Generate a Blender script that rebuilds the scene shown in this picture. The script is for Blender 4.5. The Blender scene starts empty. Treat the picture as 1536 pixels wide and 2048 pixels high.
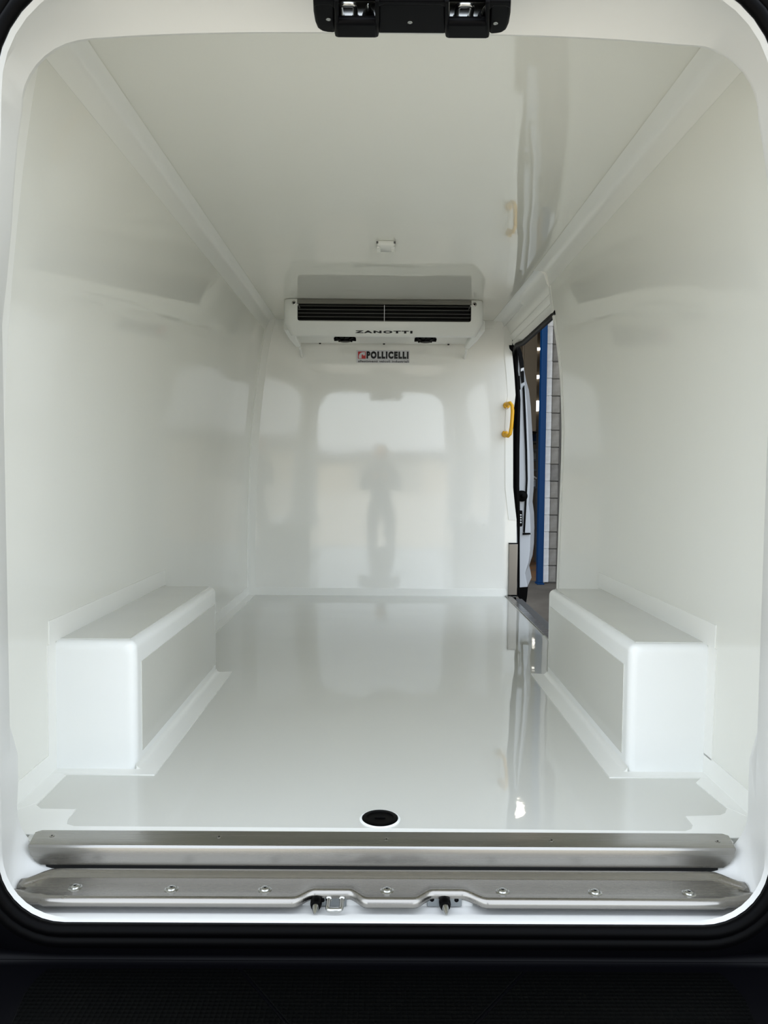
import bpy, bmesh, math, random
from mathutils import Vector, Matrix
random.seed(4)
S = bpy.context.scene
COL = S.collection
R = math.radians

# ------------------------------------------------------------------ camera
CZ = 1.376                      # camera height above the ground
FPX = 1479.0                    # focal length in pixels of the 1536 x 2048 frame
d = Vector((-6 / FPX, 76 / FPX, -1)).normalized()            # van axis (+Y) in camera axes
ROLL = R(0.4)
u = Vector((math.sin(ROLL), math.cos(ROLL), 0)); u = (u - u.dot(d) * d).normalized()
A = Matrix((d.cross(u), d, u)).transposed()                   # columns: world X, Y, Z in camera axes
ROT = A.transposed()
cam_d = bpy.data.cameras.new('camera')
cam_d.sensor_fit = 'VERTICAL'; cam_d.sensor_height = 36; cam_d.sensor_width = 27
cam_d.lens = FPX * 36 / 2048
cam_d.clip_start = 0.02
cam = bpy.data.objects.new('camera', cam_d); COL.objects.link(cam)
cam.matrix_world = Matrix.Translation((0, 0, CZ)) @ ROT.to_4x4()
S.camera = cam


def at(px, py, Y):
    """point of the place at depth Y seen at that pixel"""
    v = ROT @ Vector(((px - 768) / FPX, -(py - 1024) / FPX, -1))
    t = Y / v.y
    return Vector((v.x * t, Y, CZ + v.z * t))


# ------------------------------------------------------------------ light
w = bpy.data.worlds.new('sky'); S.world = w; w.use_nodes = True
nt = w.node_tree; nt.nodes.clear()
sky = nt.nodes.new('ShaderNodeTexSky'); sky.sky_type = 'NISHITA'
sky.sun_disc = False; sky.sun_elevation = R(48); sky.sun_rotation = R(-20)
sky.air_density = 1.2; sky.dust_density = 4.0; sky.ozone_density = 1.0
mx = nt.nodes.new('ShaderNodeMix'); mx.data_type = 'RGBA'; mx.inputs['Factor'].default_value = .72       # thin bright cloud over the blue
mx.inputs['B'].default_value = (5.05, 5.4, 5.75, 1)
bg = nt.nodes.new('ShaderNodeBackground'); bg.inputs['Strength'].default_value = 0.30
wo = nt.nodes.new('ShaderNodeOutputWorld')
nt.links.new(sky.outputs[0], mx.inputs['A']); nt.links.new(mx.outputs['Result'], bg.inputs[0]); nt.links.new(bg.outputs[0], wo.inputs[0])
sd = bpy.data.lights.new('sun', 'SUN'); sd.energy = 2.2; sd.angle = R(1.5); sd.color = (1, .95, .87)
sun = bpy.data.objects.new('sun', sd); COL.objects.link(sun)
sun.rotation_euler = Vector((0.35, -0.85, -1.0)).to_track_quat('-Z', 'Y').to_euler()   # sun stands ahead of the van, to the left
S.view_settings.view_transform = 'Standard'; S.view_settings.look = 'None'
S.view_settings.gamma = 1; S.view_settings.use_curve_mapping = False
S.view_settings.exposure = 0.84
S.cycles.diffuse_bounces = 10; S.cycles.max_bounces = 14       # a white box lit through its door


# ------------------------------------------------------------------ materials
def mat(name, col, rough=.5, metal=0, ior=1.5, bump=None, brushed=None, var=None, coat=0, emit=None):
    """bump=[(scale, distance)], brushed=(sx,sy,sz,strength), var=(scale, other colour)"""
    m = bpy.data.materials.new(name); m.use_nodes = True
    n = m.node_tree; p = n.nodes['Principled BSDF']
    p.inputs['Base Color'].default_value = (*col, 1)
    p.inputs['Roughness'].default_value = rough; p.inputs['Metallic'].default_value = metal
    p.inputs['IOR'].default_value = ior; p.inputs['Coat Weight'].default_value = coat
    p.inputs['Coat Roughness'].default_value = .05
    tc = n.nodes.new('ShaderNodeTexCoord')
    last = None
    for sc, dist in (bump or []):
        t = n.nodes.new('ShaderNodeTexNoise'); t.inputs['Scale'].default_value = sc; t.inputs['Detail'].default_value = 1
        n.links.new(tc.outputs['Object'], t.inputs['Vector'])
        b = n.nodes.new('ShaderNodeBump'); b.inputs['Distance'].default_value = dist; b.inputs['Strength'].default_value = 1
        n.links.new(t.outputs['Fac'], b.inputs['Height'])
        if last: n.links.new(last.outputs[0], b.inputs['Normal'])
        last = b
    if brushed:
        mp = n.nodes.new('ShaderNodeMapping'); mp.inputs['Scale'].default_value = brushed[:3]
        n.links.new(tc.outputs['Object'], mp.inputs['Vector'])
        t = n.nodes.new('ShaderNodeTexNoise'); t.inputs['Scale'].default_value = 1; t.inputs['Detail'].default_value = 3
        n.links.new(mp.outputs[0], t.inputs['Vector'])
        b = n.nodes.new('ShaderNodeBump'); b.inputs['Distance'].default_value = brushed[3]
        n.links.new(t.outputs['Fac'], b.inputs['Height'])
        if last: n.links.new(last.outputs[0], b.inputs['Normal'])
        last = b
        r = n.nodes.new('ShaderNodeMapRange'); r.inputs['To Min'].default_value = rough - .02; r.inputs['To Max'].default_value = rough + .02
        n.links.new(t.outputs['Fac'], r.inputs['Value']); n.links.new(r.outputs[0], p.inputs['Roughness'])
    if last: n.links.new(last.outputs[0], p.inputs['Normal'])
    if var:
        t = n.nodes.new('ShaderNodeTexNoise'); t.inputs['Scale'].default_value = var[0]; t.inputs['Detail'].default_value = 6
        n.links.new(tc.outputs['Object'], t.inputs['Vector'])
        cr = n.nodes.new('ShaderNodeValToRGB')
        cr.color_ramp.elements[0].position = .35; cr.color_ramp.elements[1].position = .65
        cr.color_ramp.elements[0].color = (*col, 1); cr.color_ramp.elements[1].color = (*var[1], 1)
        n.links.new(t.outputs['Fac'], cr.inputs[0]); n.links.new(cr.outputs[0], p.inputs['Base Color'])
    if emit:
        p.inputs['Emission Color'].default_value = (*emit[0], 1); p.inputs['Emission Strength'].default_value = emit[1]
    return m


GEL = (.79, .79, .735)
M = dict(
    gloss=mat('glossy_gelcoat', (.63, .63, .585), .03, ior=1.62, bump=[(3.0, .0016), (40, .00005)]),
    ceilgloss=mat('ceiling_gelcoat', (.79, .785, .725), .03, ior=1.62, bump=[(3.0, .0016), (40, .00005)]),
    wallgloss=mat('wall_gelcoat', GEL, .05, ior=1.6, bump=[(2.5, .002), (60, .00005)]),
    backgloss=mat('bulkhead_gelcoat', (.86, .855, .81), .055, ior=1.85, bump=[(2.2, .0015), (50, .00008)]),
    strip=mat('satin_joint_strip', (.85, .85, .81), .3, bump=[(300, .00005)]),
    white=mat('painted_white', (.76, .76, .74), .38, bump=[(30, .0004)]),
    body=mat('body_paint', (.78, .79, .80), .15),
    boxwhite=mat('white_gelcoat', (.85, .86, .84), .3, bump=[(14, .0006)]),
    steel=mat('brushed_steel', (.37, .36, .34), .27, 1, brushed=(1.5, 260, 260, .0000004)),
    steelv=mat('brushed_steel_upright', (.26, .245, .225), .3, 1, brushed=(300, 300, 2, .0000004)),
    steelp=mat('pressed_steel', (.34, .325, .30), .27, 1, brushed=(1.5, 240, 240, .0000004)),
    chrome=mat('zinc_plated', (.48, .48, .46), .22, 1),
    zinc=mat('dull_zinc', (.30, .32, .33), .32, 1),
    black=mat('black_plastic', (.0012, .0012, .0018), .4, ior=1.16),
    rubber=mat('black_rubber', (.0008, .0008, .001), .45, ior=1.14),
    dark=mat('dark_void', (.004, .004, .004), .8),
    yellow=mat('yellow_plastic', (.80, .42, .005), .3),
    acwhite=mat('moulded_white', (.78, .79, .76), .25),
    red=mat('red_print', (.45, .02, .02), .4),
    ink=mat('black_print', (.01, .01, .012), .4),
    decal=mat('decal_silver', (.62, .62, .64), .25),
    sensor=mat('ivory_plastic', (.78, .78, .74), .3),
    grey=mat('grey_door_paint', (.50, .53, .57), .25),
    block=mat('grey_block', (.23, .215, .19), .9, bump=[(60, .004)], var=(9, (.31, .295, .265))),
    blockd=mat('grey_block_darker', (.17, .16, .145), .9, bump=[(60, .004)], var=(9, (.25, .24, .22))),
    whiteblock=mat('whitewashed_block', (.90, .90, .89), .8, bump=[(40, .006)], var=(14, (.78, .77, .76))),
    mortar=mat('mortar', (.10, .095, .085), .95),
    blue=mat('blue_paint', (.001, .03, .105), .5, ior=1.25),
    brown=mat('brown_steel', (.13, .10, .065), .6),
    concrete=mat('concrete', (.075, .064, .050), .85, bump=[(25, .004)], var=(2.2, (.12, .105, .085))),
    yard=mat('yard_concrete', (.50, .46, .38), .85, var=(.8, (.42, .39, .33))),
    shedwall=mat('shed_wall', (.34, .33, .30), .8, var=(.3, (.28, .28, .26))),
    lamp=mat('lamp_glass', (1, .97, .85), .4, emit=((1, .93, .75), 14)),
    tube=mat('tube_lamp', (1, 1, 1), .4, emit=((1, .97, .9), 2.2)),
    slat=mat('slat_grey', (.16, .16, .15), .45),
    shelf=mat('shelf_grey', (.10, .10, .10), .6),
    crate=mat('dull_crate', (.02, .05, .12), .6),
    orange=mat('worn_orange_floor', (.32, .15, .06), .7, var=(4, (.2, .13, .08))),
    paper=mat('white_paper', (.8, .8, .78), .7),
    cloth=mat('dark_cloth', (.03, .032, .04), .9),
    skin=mat('skin', (.42, .25, .17), .6),
)
pad = mat('step_pad_plastic', (.0007, .0008, .0008), .5, ior=1.12)
n = pad.node_tree; tc = n.nodes.new('ShaderNodeTexCoord'); v = n.nodes.new('ShaderNodeTexVoronoi')
v.inputs['Scale'].default_value = 110; v.inputs['Randomness'].default_value = 0
b = n.nodes.new('ShaderNodeBump'); b.inputs['Distance'].default_value = .002
n.links.new(tc.outputs['Object'], v.inputs['Vector']); n.links.new(v.outputs['Distance'], b.inputs['Height'])
n.links.new(b.outputs[0], n.nodes['Principled BSDF'].inputs['Normal'])
M['pad'] = pad


# ------------------------------------------------------------------ mesh helpers
class G:
    """collects geometry for ONE mesh object"""
    def __init__(s): s.v = []; s.f = []; s.mi = []; s.m = 0
    def add(s, vs, fs):
        o = len(s.v); s.v += [tuple(p) for p in vs]
        s.f += [tuple(i + o for i in f) for f in fs]; s.mi += [s.m] * len(fs)
    def box(s, x0, x1, y0, y1, z0, z1):
        s.add([(x, y, z) for x in (x0, x1) for y in (y0, y1) for z in (z0, z1)],
              [(0, 1, 3, 2), (4, 6, 7, 5), (0, 4, 5, 1), (2, 3, 7, 6), (0, 2, 6, 4), (1, 5, 7, 3)])
    def loft(s, rings, closed=True, caps=False):
        k = len(rings[0]); vs = [p for r in rings for p in r]; fs = []
        for i in range(len(rings) - 1):
            for j in range(k if closed else k - 1):
                a, b_ = i * k + j, i * k + (j + 1) % k
                fs.append((a, b_, b_ + k, a + k))
        if caps: fs += [tuple(range(k))[::-1], tuple(range((len(rings) - 1) * k, len(rings) * k))]
        s.add(vs, fs)
    def prism(s, poly, dvec):
        dv = Vector(dvec); P = [Vector(p) for p in poly]
        s.loft([P, [p + dv for p in P]], True, True)
    def tube(s, pts, r, seg=12, closed=False):
        P = [Vector(p) for p in pts]; k = len(P); rings = []
        nrm = None
        for i in range(k):
            if closed: t = P[(i + 1) % k] - P[i - 1]
            else: t = P[min(i + 1, k - 1)] - P[max(i - 1, 0)]
            t.normalize()
            if nrm is None:
                nrm = t.cross(Vector((0, 0, 1)) if abs(t.z) < .9 else Vector((0, 1, 0))).normalized()
            nrm = (nrm - nrm.dot(t) * t).normalized(); bn = t.cross(nrm)
            rr = r[i] if isinstance(r, (list, tuple)) else r
            rings.append([P[i] + rr * (math.cos(a) * nrm + math.sin(a) * bn) for a in [2 * math.pi * q / seg for q in range(seg)]])
        if closed: rings.append(rings[0])
        s.loft(rings, True, not closed)
    def lathe(s, c, axis, prof, seg=24):
        c = Vector(c); ax = Vector(axis).normalized()
        n1 = ax.cross(Vector((0, 0, 1)) if abs(ax.z) < .9 else Vector((1, 0, 0))).normalized(); n2 = ax.cross(n1)
        s.loft([[c + ax * h + max(r, 1e-4) * (math.cos(a) * n1 + math.sin(a) * n2) for a in [2 * math.pi * q / seg for q in range(seg)]] for r, h in prof], True, True)
    def build(s, name, m, parent=None, smooth=True, bevel=0, solid=0, label=None, cat=None, group=None, kind=None, segs=3, ang=35):
        me = bpy.data.meshes.new(name); me.from_pydata(s.v, [], s.f)
        for mm in (m if isinstance(m, list) else [m]): me.materials.append(M[mm] if isinstance(mm, str) else mm)
        for p, i in zip(me.polygons, s.mi): p.material_index = i
        bm = bmesh.new(); bm.from_mesh(me); bmesh.ops.recalc_face_normals(bm, faces=bm.faces) if solid == 0 else None
        bm.to_mesh(me); bm.free()
        o = bpy.data.objects.new(name, me); COL.objects.link(o)
        if parent:
            o.parent = parent
            if parent.type == 'EMPTY' or parent.parent:
                pass
            loc = Vector(parent.get('_w', (0, 0, 0)))
            if loc.length: me.transform(Matrix.Translation(-loc))
            o['_w'] = tuple(loc)
        if solid:
            q = o.modifiers.new('solid', 'SOLIDIFY'); q.thickness = solid; q.offset = 1
        if bevel:
            q = o.modifiers.new('bevel', 'BEVEL'); q.width = bevel; q.segments = segs; q.limit_method = 'ANGLE'; q.angle_limit = R(30)
        if smooth: me.shade_smooth() if hasattr(me, 'shade_smooth') else None
        if smooth: me.set_sharp_from_angle(angle=R(ang))
        tag(o, label, cat, group, kind)
        return o


def tag(o, label=None, cat=None, group=None, kind=None):
    if label: o['label'] = label
    if cat: o['category'] = cat
    if group: o['group'] = group
    if kind: o['kind'] = kind
    return o


def thing(name, loc, label=None, cat=None, group=None, kind=None):
    o = bpy.data.objects.new(name, None); COL.objects.link(o); o.location = loc; o['_w'] = tuple(loc)
    o.empty_display_size = .05
    return tag(o, label, cat, group, kind)


def interp(tab, z):
    """smooth (monotone-ish) interpolation of [(z, x)] rising z"""
    if z <= tab[0][0]: return tab[0][1]
    if z >= tab[-1][0]: return tab[-1][1]
    for i in range(len(tab) - 1):
        if z <= tab[i + 1][0]:
            z0, x0 = tab[i]; z1, x1 = tab[i + 1]
            h = z1 - z0; t = (z - z0) / h
            m0 = (x1 - tab[i - 1][1]) / (z1 - tab[i - 1][0]) if i else (x1 - x0) / h
            m1 = (tab[i + 2][1] - x0) / (tab[i + 2][0] - z0) if i + 2 < len(tab) else (x1 - x0) / h
            t2, t3 = t * t, t * t * t
            return (2 * t3 - 3 * t2 + 1) * x0 + (t3 - 2 * t2 + t) * h * m0 + (-2 * t3 + 3 * t2) * x1 + (t3 - t2) * h * m1


def lin(a, b_, k): return [a + (b_ - a) * i / (k - 1) for i in range(k)]


# ------------------------------------------------------------------ dimensions (z relative to the camera height)
FZ = -.776 + CZ                 # van floor, above the ground
TZ = .965 + CZ                  # ceiling
YF, YB = 1.545, 4.69             # front of the lining at the rear doors, bulkhead
YD = 3.54                       # rear edge of the side door opening
LW = [(-.80, -.842), (-.4, -.840), (-.1, -.832), (.3, -.810), (.6, -.778), (.8, -.748), (.92, -.724), (1.02, -.706)]
RW = [(-.80, .850), (-.55, .853), (-.36, .856), (-.12, .860), (.12, .864), (.287, .861), (.5, .847), (.69, .820), (.83, .795), (.93, .785), (1.02, .778)]
XL = lambda z: interp(LW, z - CZ)
XR = lambda z: interp(RW, z - CZ)

# ------------------------------------------------------------------ floor, ceiling, walls
g = G(); g.prism([(-.712, 1.50, FZ), (.728, 1.50, FZ), (.755, 1.53, FZ), (.755, 1.548, FZ), (.87, 1.548, FZ), (.87, YD, FZ), (.80, YD, FZ), (.80, YB + .05, FZ), (-.87, YB + .05, FZ), (-.87, 1.548, FZ), (-.745, 1.548, FZ), (-.745, 1.53, FZ)], (0, 0, -.05))
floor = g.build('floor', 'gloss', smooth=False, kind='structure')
g = G(); g.box(-.76, .84, YF - .01, YB + .05, TZ, TZ + .04)
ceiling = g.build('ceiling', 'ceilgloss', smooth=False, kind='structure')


def wall(name, fn, sgn, y0, y1):
    zs = lin(FZ - .03, TZ + .02, 40)
    g = G()
    g.loft([[(fn(z), y, z) for z in zs] + [(fn(z) + sgn * .04, y, z) for z in reversed(zs)] for y in (y0, y1)], True, True)
    return g.build(name, 'wallgloss', kind='structure')


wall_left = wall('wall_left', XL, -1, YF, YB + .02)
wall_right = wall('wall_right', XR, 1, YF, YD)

# bulkhead: polygon following the left wall and the door post on the right
RP = [at(*p, YB) for p in ((1033, 1194), (1033, 1040), (1030, 1015), (1026, 975), (1026, 850), (1028, 815), (1031, 790), (1028, 745), (1024, 704), (1024, 690), (1024, 640))]
g = G()
poly = [(XL(z) - .01, YB, z) for z in lin(FZ - .02, TZ + .01, 24)] + [tuple(p) for p in reversed(RP)]
g.prism(poly, (0, .05, 0))
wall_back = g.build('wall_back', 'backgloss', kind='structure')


def strip_wall(fn, sgn, z0, z1, y0, y1, parent, name='joint_strip', t=.0025, m='strip'):
    """thin strip lying on a curved side wall"""
    zs = lin(z0, z1, max(3, int((z1 - z0) / .03) + 2))
    g = G(); g.loft([[(fn(z) - sgn * t, y, z) for z in zs] + [(fn(z) + sgn * .001, y, z) for z in reversed(zs)] for y in (y0, y1)], True, True)
    return g.build(name, m, parent)


def flat(poly, dv, name, m, parent, **k):
    g = G(); g.prism(poly, dv)
    return g.build(name, m, parent, smooth=False, **k)


# coved joint strips between side walls and ceiling
def cove(fn, xin, sgn, y0, y1, parent):
    xc = fn(TZ - .012) - sgn * .006
    pr = [(xin, TZ - .0025), (xc - sgn * .03, TZ - .003), (xc - sgn * .012, TZ - .006), (xc - sgn * .004, TZ - .014), (xc + sgn * .001, TZ - .026), (fn(TZ - .045) - sgn * .0035, TZ - .045), (fn(TZ - .075) - sgn * .0010, TZ - .075)]
    bk = [(x + sgn * .004, z + .004) for x, z in reversed(pr)]
    g = G(); g.loft([[(x, y, z) for x, z in pr + bk] for y in (y0, y1)], True, True)
    return g.build('joint_strip', 'strip', parent, ang=60)


cove(XL, -.662, -1, YF, YB, ceiling)
cove(XR, .712, 1, YF, YD, ceiling)
# side wall strips: along the floor, at the bulkhead, at the rear frame
WBL = (1.895, 2.84)             # wheel box extent along the van
for fn, sg, wl, yb in ((XL, -1, wall_left, YB), (XR, 1, wall_right, YD)):
    strip_wall(fn, sg, FZ, FZ + .055, YF, WBL[0] - .0, wl)
    strip_wall(fn, sg, FZ, FZ + .055, WBL[1], yb, wl)
    strip_wall(fn, sg, FZ + .3, TZ - .08, YF, YF + .075, wl)
strip_wall(XL, -1, FZ + .055, TZ - .075, YB - .05, YB, wall_left)
strip_wall(XR, 1, FZ + .055, TZ - .075, YD - .03, YD, wall_right)
# end face of the right wall at the door opening
g = G(); zs = lin(FZ, TZ, 30)
g.loft([[(XR(z) - .002, y, z) for z in zs] + [(XR(z) + .075, y, z) for z in reversed(zs)] for y in (YD, YD + .014)], True, True)
g.build('end_trim', 'strip', wall_right, bevel=.006)

# bulkhead perimeter strips
zs = lin(FZ, TZ, 24)
g = G(); g.prism([(XL(z), YB - .003, z) for z in zs] + [(XL(z) + .045, YB - .003, z) for z in reversed(zs)], (0, .003, 0))
g.build('joint_strip', 'strip', wall_back, smooth=False)
flat([(XL(FZ) + .045, YB - .003, FZ), (.80, YB - .003, FZ), (.80, YB - .003, FZ + .048), (XL(FZ) + .045, YB - .003, FZ + .048)], (0, .003, 0), 'joint_strip', 'strip', wall_back)
flat([(XL(TZ) + .045, YB - .003, TZ), (.72, YB - .003, TZ), (.70, YB - .003, TZ - .045), (XL(TZ) + .05, YB - .003, TZ - .045)], (0, .003, 0), 'joint_strip', 'strip', wall_back)
g = G(); rp = [p + Vector((0, -.003, 0)) for p in RP[1:]]
g.prism(rp + [p + Vector((-.05, 0, 0)) for p in reversed(rp)], (0, .003, 0))
g.build('joint_strip', 'strip', wall_back, smooth=False)

# ------------------------------------------------------------------ floor strips
def fp(px, py):     # point of the van floor seen at that pixel
    v = ROT @ Vector(((px - 768) / FPX, -(py - 1024) / FPX, -1)); t = (FZ - CZ) / v.z
    return Vector((v.x * t, v.y * t, FZ))


T = (0, 0, .0022)
fl = FZ + 0.0
# rear strip across the floor with its two notches
flat([(-.714, 1.505, fl), (.730, 1.505, fl), (.750, 1.546, fl), (.85, 1.549, fl), (.85, 1.66, fl), fp(1456, 1612), fp(1450, 1628), fp(1440, 1632), fp(1371, 1634), fp(1385, 1652), fp(1383, 1660), fp(1370, 1664), fp(760, 1658), fp(148, 1654), fp(134, 1650), fp(136, 1640), fp(152, 1620), fp(82, 1619), fp(73, 1612), fp(80, 1602), (-.85, 1.66, fl), (-.85, 1.549, fl), (-.734, 1.546, fl)], T, 'joint_strip', 'strip', floor)
flat([(-.85, YF + .08, fl), fp(78, 1606), fp(132, 1552), (-.85, WBL[0] - .01, fl)], (0, 0, .0028), 'joint_strip', 'strip', floor)
flat([(.85, YF + .08, fl), fp(1452, 1616), fp(1392, 1567), (.85, WBL[0] - .01, fl)], (0, 0, .0028), 'joint_strip', 'strip', floor)
flat([(-.85, WBL[1], fl), (-.795, WBL[1], fl), (-.795, YB, fl), (-.85, YB, fl)], T, 'joint_strip', 'strip', floor)
flat([(.85, WBL[1], fl), (.79, WBL[1], fl), (.79, YD, fl), (.85, YD, fl)], T, 'joint_strip', 'strip', floor)


# ------------------------------------------------------------------ wheel boxes
def wheel_box(sg, fn, xin, y0, y1, h, label):
    """box over the wheel: front face towards the rear doors"""
    xo = fn(FZ + .3)
    t = thing('wheel_box', (sg * .74, (y0 + y1) / 2, FZ), label, 'wheel box', 'wheel boxes on the two sides of the floor')
    xe = xo + sg * .03
    # shell: rounded long top edge and rounded upright edges
    r = .022
    def sec(ins, top):
        xi = xin + sg * ins; zt = FZ + h - top
        P = [(xi, FZ - .002)]
        for k in range(7):
            a = R(90 * k / 6); P.append((xi + sg * r * (1 - math.cos(a)), zt - r + r * math.sin(a)))
        P += [(xe, zt), (xe, FZ - .002)]
        return P
    rings = []
    for k in range(7):
        a = R(90 * k / 6); q = r * (1 - math.sin(a)); yy = y0 + r * (1 - math.cos(a))
        rings.append([(x, yy, z) for x, z in sec(q, q)])
    for k in range(7):
        a = R(90 - 90 * k / 6); q = r * (1 - math.sin(a)); yy = y1 - r * (1 - math.cos(a))
        rings.append([(x, yy, z) for x, z in sec(q, q)])
    g = G(); g.loft(rings, True, True)
    g.build('shell', 'boxwhite', t, ang=50)
    # glossy panels of the top and of the inner side, framed by the satin joint strips
    g = G(); x1 = xin + sg * .024
    g.prism([(x1 + sg * .0, y0 + .03, FZ + h), (fn(FZ + h), y0 + .03, FZ + h), (fn(FZ + h), y1 - .012, FZ + h), (x1, y1 - .012, FZ + h)], (0, 0, .0016))
    g.build('top_panel', 'gloss', t, smooth=False)
    g = G()
    g.prism([(xin, y0 + .045, FZ + .035), (xin, y1 - .035, FZ + .04), (xin, y1 - .035, FZ + h - .062), (xin, y0 + .045, FZ + h - .062)], (-sg * .0016, 0, 0))
    g.build('side_panel', 'gloss', t, smooth=False)
    # strips that lap onto the floor and the wall
    g = G()
    x2 = xin - sg * .058
    g.prism([(x2, y0 - .035, FZ), (fn(FZ) + sg * .0, y0 - .035, FZ), (fn(FZ), y0, FZ), (xin, y0, FZ), (xin, y1, FZ), (xin, y1 + .0, FZ), (x2, y1 + .01, FZ)], (0, 0, .0032))
    g.build('floor_flange', 'strip', t, smooth=False)
    strip_wall(fn, sg, FZ + h, FZ + h + .06, y0 - .035, y1 + .035, t, 'wall_flange')
    strip_wall(fn, sg, FZ + .05, FZ + h, y0 - .045, y0 + .0, t, 'wall_flange')
    # fillet beads in the two inner corners
    g = G()
    for (ax, ay0, ay1) in ((xin, y0, y1),):
        rr = .014
        pr = [(ax - sg * rr, FZ + .003)] + [(ax - sg * rr * (1 - math.sin(R(90 * k / 5))), FZ + .003 + rr * (1 - math.cos(R(90 * k / 5)))) for k in range(6)] + [(ax + sg * .001, FZ + .003)]
        g.loft([[(x, y, z) for x, z in pr] for y in (ay0, ay1)], True, True)
    g.build('floor_bead', 'strip', t)
    return t


bl = fp(275, 1538); wheel_box(-1, XL, bl.x, WBL[0], WBL[1], .338, 'white boxed wheel cover standing on the floor along the left wall')
br = fp(1252, 1546); wheel_box(1, XR, br.x + .004, WBL[0], WBL[1], .338, 'white boxed wheel cover on the right, beside the open side door')


# ------------------------------------------------------------------ rear door frame: lofted rings
def ring(Y, xl, xr, zb, zt, rt, rb, lf=None, rf=None, dip=0):
    """rounded opening outline, z relative to camera; lf / rf: optional side tables z -> x"""
    P = []
    N = 10
    def X(side, z):
        if side < 0: return interp(lf, z) if lf else xl
        return interp(rf, z) if rf else xr
    def corner(cx, cz, r, a0, a1):
        return [(cx + r * math.cos(R(a)), cz + r * math.sin(R(a))) for a in lin(a0, a1, N)]
    P += [(x, zb) for x in lin(xl + rb, xr - rb, 12)[1:-1]]
    P += corner(xr - rb, zb + rb, rb, -90, 0)
    zz = lin(zb + rb, zt - rt, 26)[1:-1]
    P += [(X(1, z), z) for z in zz]
    P += corner((X(1, zt - rt)) - rt, zt - rt, rt, 0, 90)
    P += [(x, zt) for x in lin(xr - rt, xl + rt, 24)[1:-1]]
    P += corner((X(-1, zt - rt)) + rt, zt - rt, rt, 90, 180)
    P += [(X(-1, z), z) for z in reversed(zz)]
    P += corner(xl + rb, zb + rb, rb, 180, 270)
    return [Vector((x, Y, z + CZ - (.018 * min(1, abs(x) / .6) ** 3 if z > .5 else 0))) for x, z in P]


def offs(P, dd):
    """offset an outline outward in its plane"""
    out = []
    for i in range(len(P)):
        t = (P[(i + 1) % len(P)] - P[i - 1]).normalized()
        out.append(P[i] + Vector((t.z, 0, -t.x)) * dd)
    return out


LFO = [(-.75, -.703), (0, -.699), (.70, -.675)]
RFO = [(-.74, .728), (0, .724), (.70, .690)]
A0 = ring(1.33, -.700, .724, -.832, .885, .20, .12, LFO, RFO)
A1 = [p + Vector((0, .012, 0)) for p in offs(A0, -.002)]
LFT = [(-.76, -.7595), (-.555, -.7585), (-.51, -.788), (-.163, -.7855), (.25, -.7756), (.43, -.755), (.55, -.7455), (.687, -.732), (.742, -.722)]
RFT = [(-.727, .779), (-.555, .782), (-.51, .810), (-.15, .812), (.3, .800), (.56, .782), (.70, .7615), (.76, .748)]
B0 = ring(1.40, -.728, .750, -.856, .895, .18, .05)
B1 = ring(1.47, -.745, .766, -.846, .893, .16, .08)
C0 = ring(1.515, -.7595, .779, -.81, .875, .14, .10, LFT, RFT)
C1 = ring(1.53, -.7595, .779, -.81, .877, .14, .10, LFT, RFT)
C1 = offs(C1, .004)
C2 = [p + Vector((0, .010, 0)) for p in offs(C1, .02)]
C3 = [p + Vector((0, .012, 0)) for p in offs(C1, .11)]
g = G(); g.loft([A0, A1, B0, B1, C0, C1, C2, C3], True)
frame = g.build('trim_1', 'white', kind='structure', ang=40, label=None)
# soft raised rib along the header
g = G()
hd = [at(560, 28, 1.44), at(600, 30, 1.44)]
# outer body: flange outside the seal, sides, roof
bodyt = thing('van_body', (0, 3.2, 0.35), 'white van body around the rear and side openings', 'van')
O0 = [p + Vector((0, -.004, 0)) for p in offs(A0, .006)]
O1 = [p + Vector((0, -.004, 0)) for p in offs(A0, .06)]
O2 = [p + Vector((0, .01, 0)) for p in offs(A0, .10)]
def outer(Y):
    P = []
    for p in O2:
        x, z = p.x, p.z
        a = (z - CZ - .03)
        P.append(Vector((max(-.99, min(.99, x * 1.28)), Y, CZ + max(-.93, min(1.16, .03 + a * 1.22)))))
    return P
g = G(); g.loft([A0, O0, O1, O2, outer(1.41), outer(1.47)], True)
g.mi = [1 if sum(g.v[i][2] for i in f) / 4 < CZ - .68 and sum(g.v[i][1] for i in f) / 4 < 1.45 else 0 for f in g.f]
g.build('rear_frame', ['body', 'black'], bodyt, ang=40)
g = G()
P = outer(1.50)
lft = [p for p in P if p.x < -.1 or p.z > CZ + .8]
g.box(-.99, -.93, 1.5, 6.2, CZ - .92, CZ + 1.0); g.build('side_panel', 'body', bodyt, smooth=False, bevel=.02)
g = G(); g.box(.93, .99, 1.5, YD - .02, CZ - .92, CZ + 1.0); g.build('side_panel', 'body', bodyt, smooth=False, bevel=.02)
g = G(); g.box(-.93, .93, 1.5, 6.2, CZ + 1.06, CZ + 1.12)
g.prism([(-.99, 1.5, CZ + .98), (-.93, 1.5, CZ + 1.12), (-.90, 1.5, CZ + 1.06), (-.93, 1.5, CZ + .96)], (0, 4.7, 0))
g.prism([(.99, 1.5, CZ + .98), (.93, 1.5, CZ + 1.12), (.90, 1.5, CZ + 1.06), (.93, 1.5, CZ + .96)], (0, 4.7, 0))
g.build('roof_panel', 'body', bodyt, smooth=False)
g = G(); g.box(-.93, .86, 1.5, 6.2, CZ - .93, CZ - .835); g.build('underfloor', 'dark', bodyt, smooth=False)
g = G(); g.box(-.98, .90, 6.15, 6.2, CZ - .9, CZ + 1.1); g.build('front_panel', 'body', bodyt, smooth=False)
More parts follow.
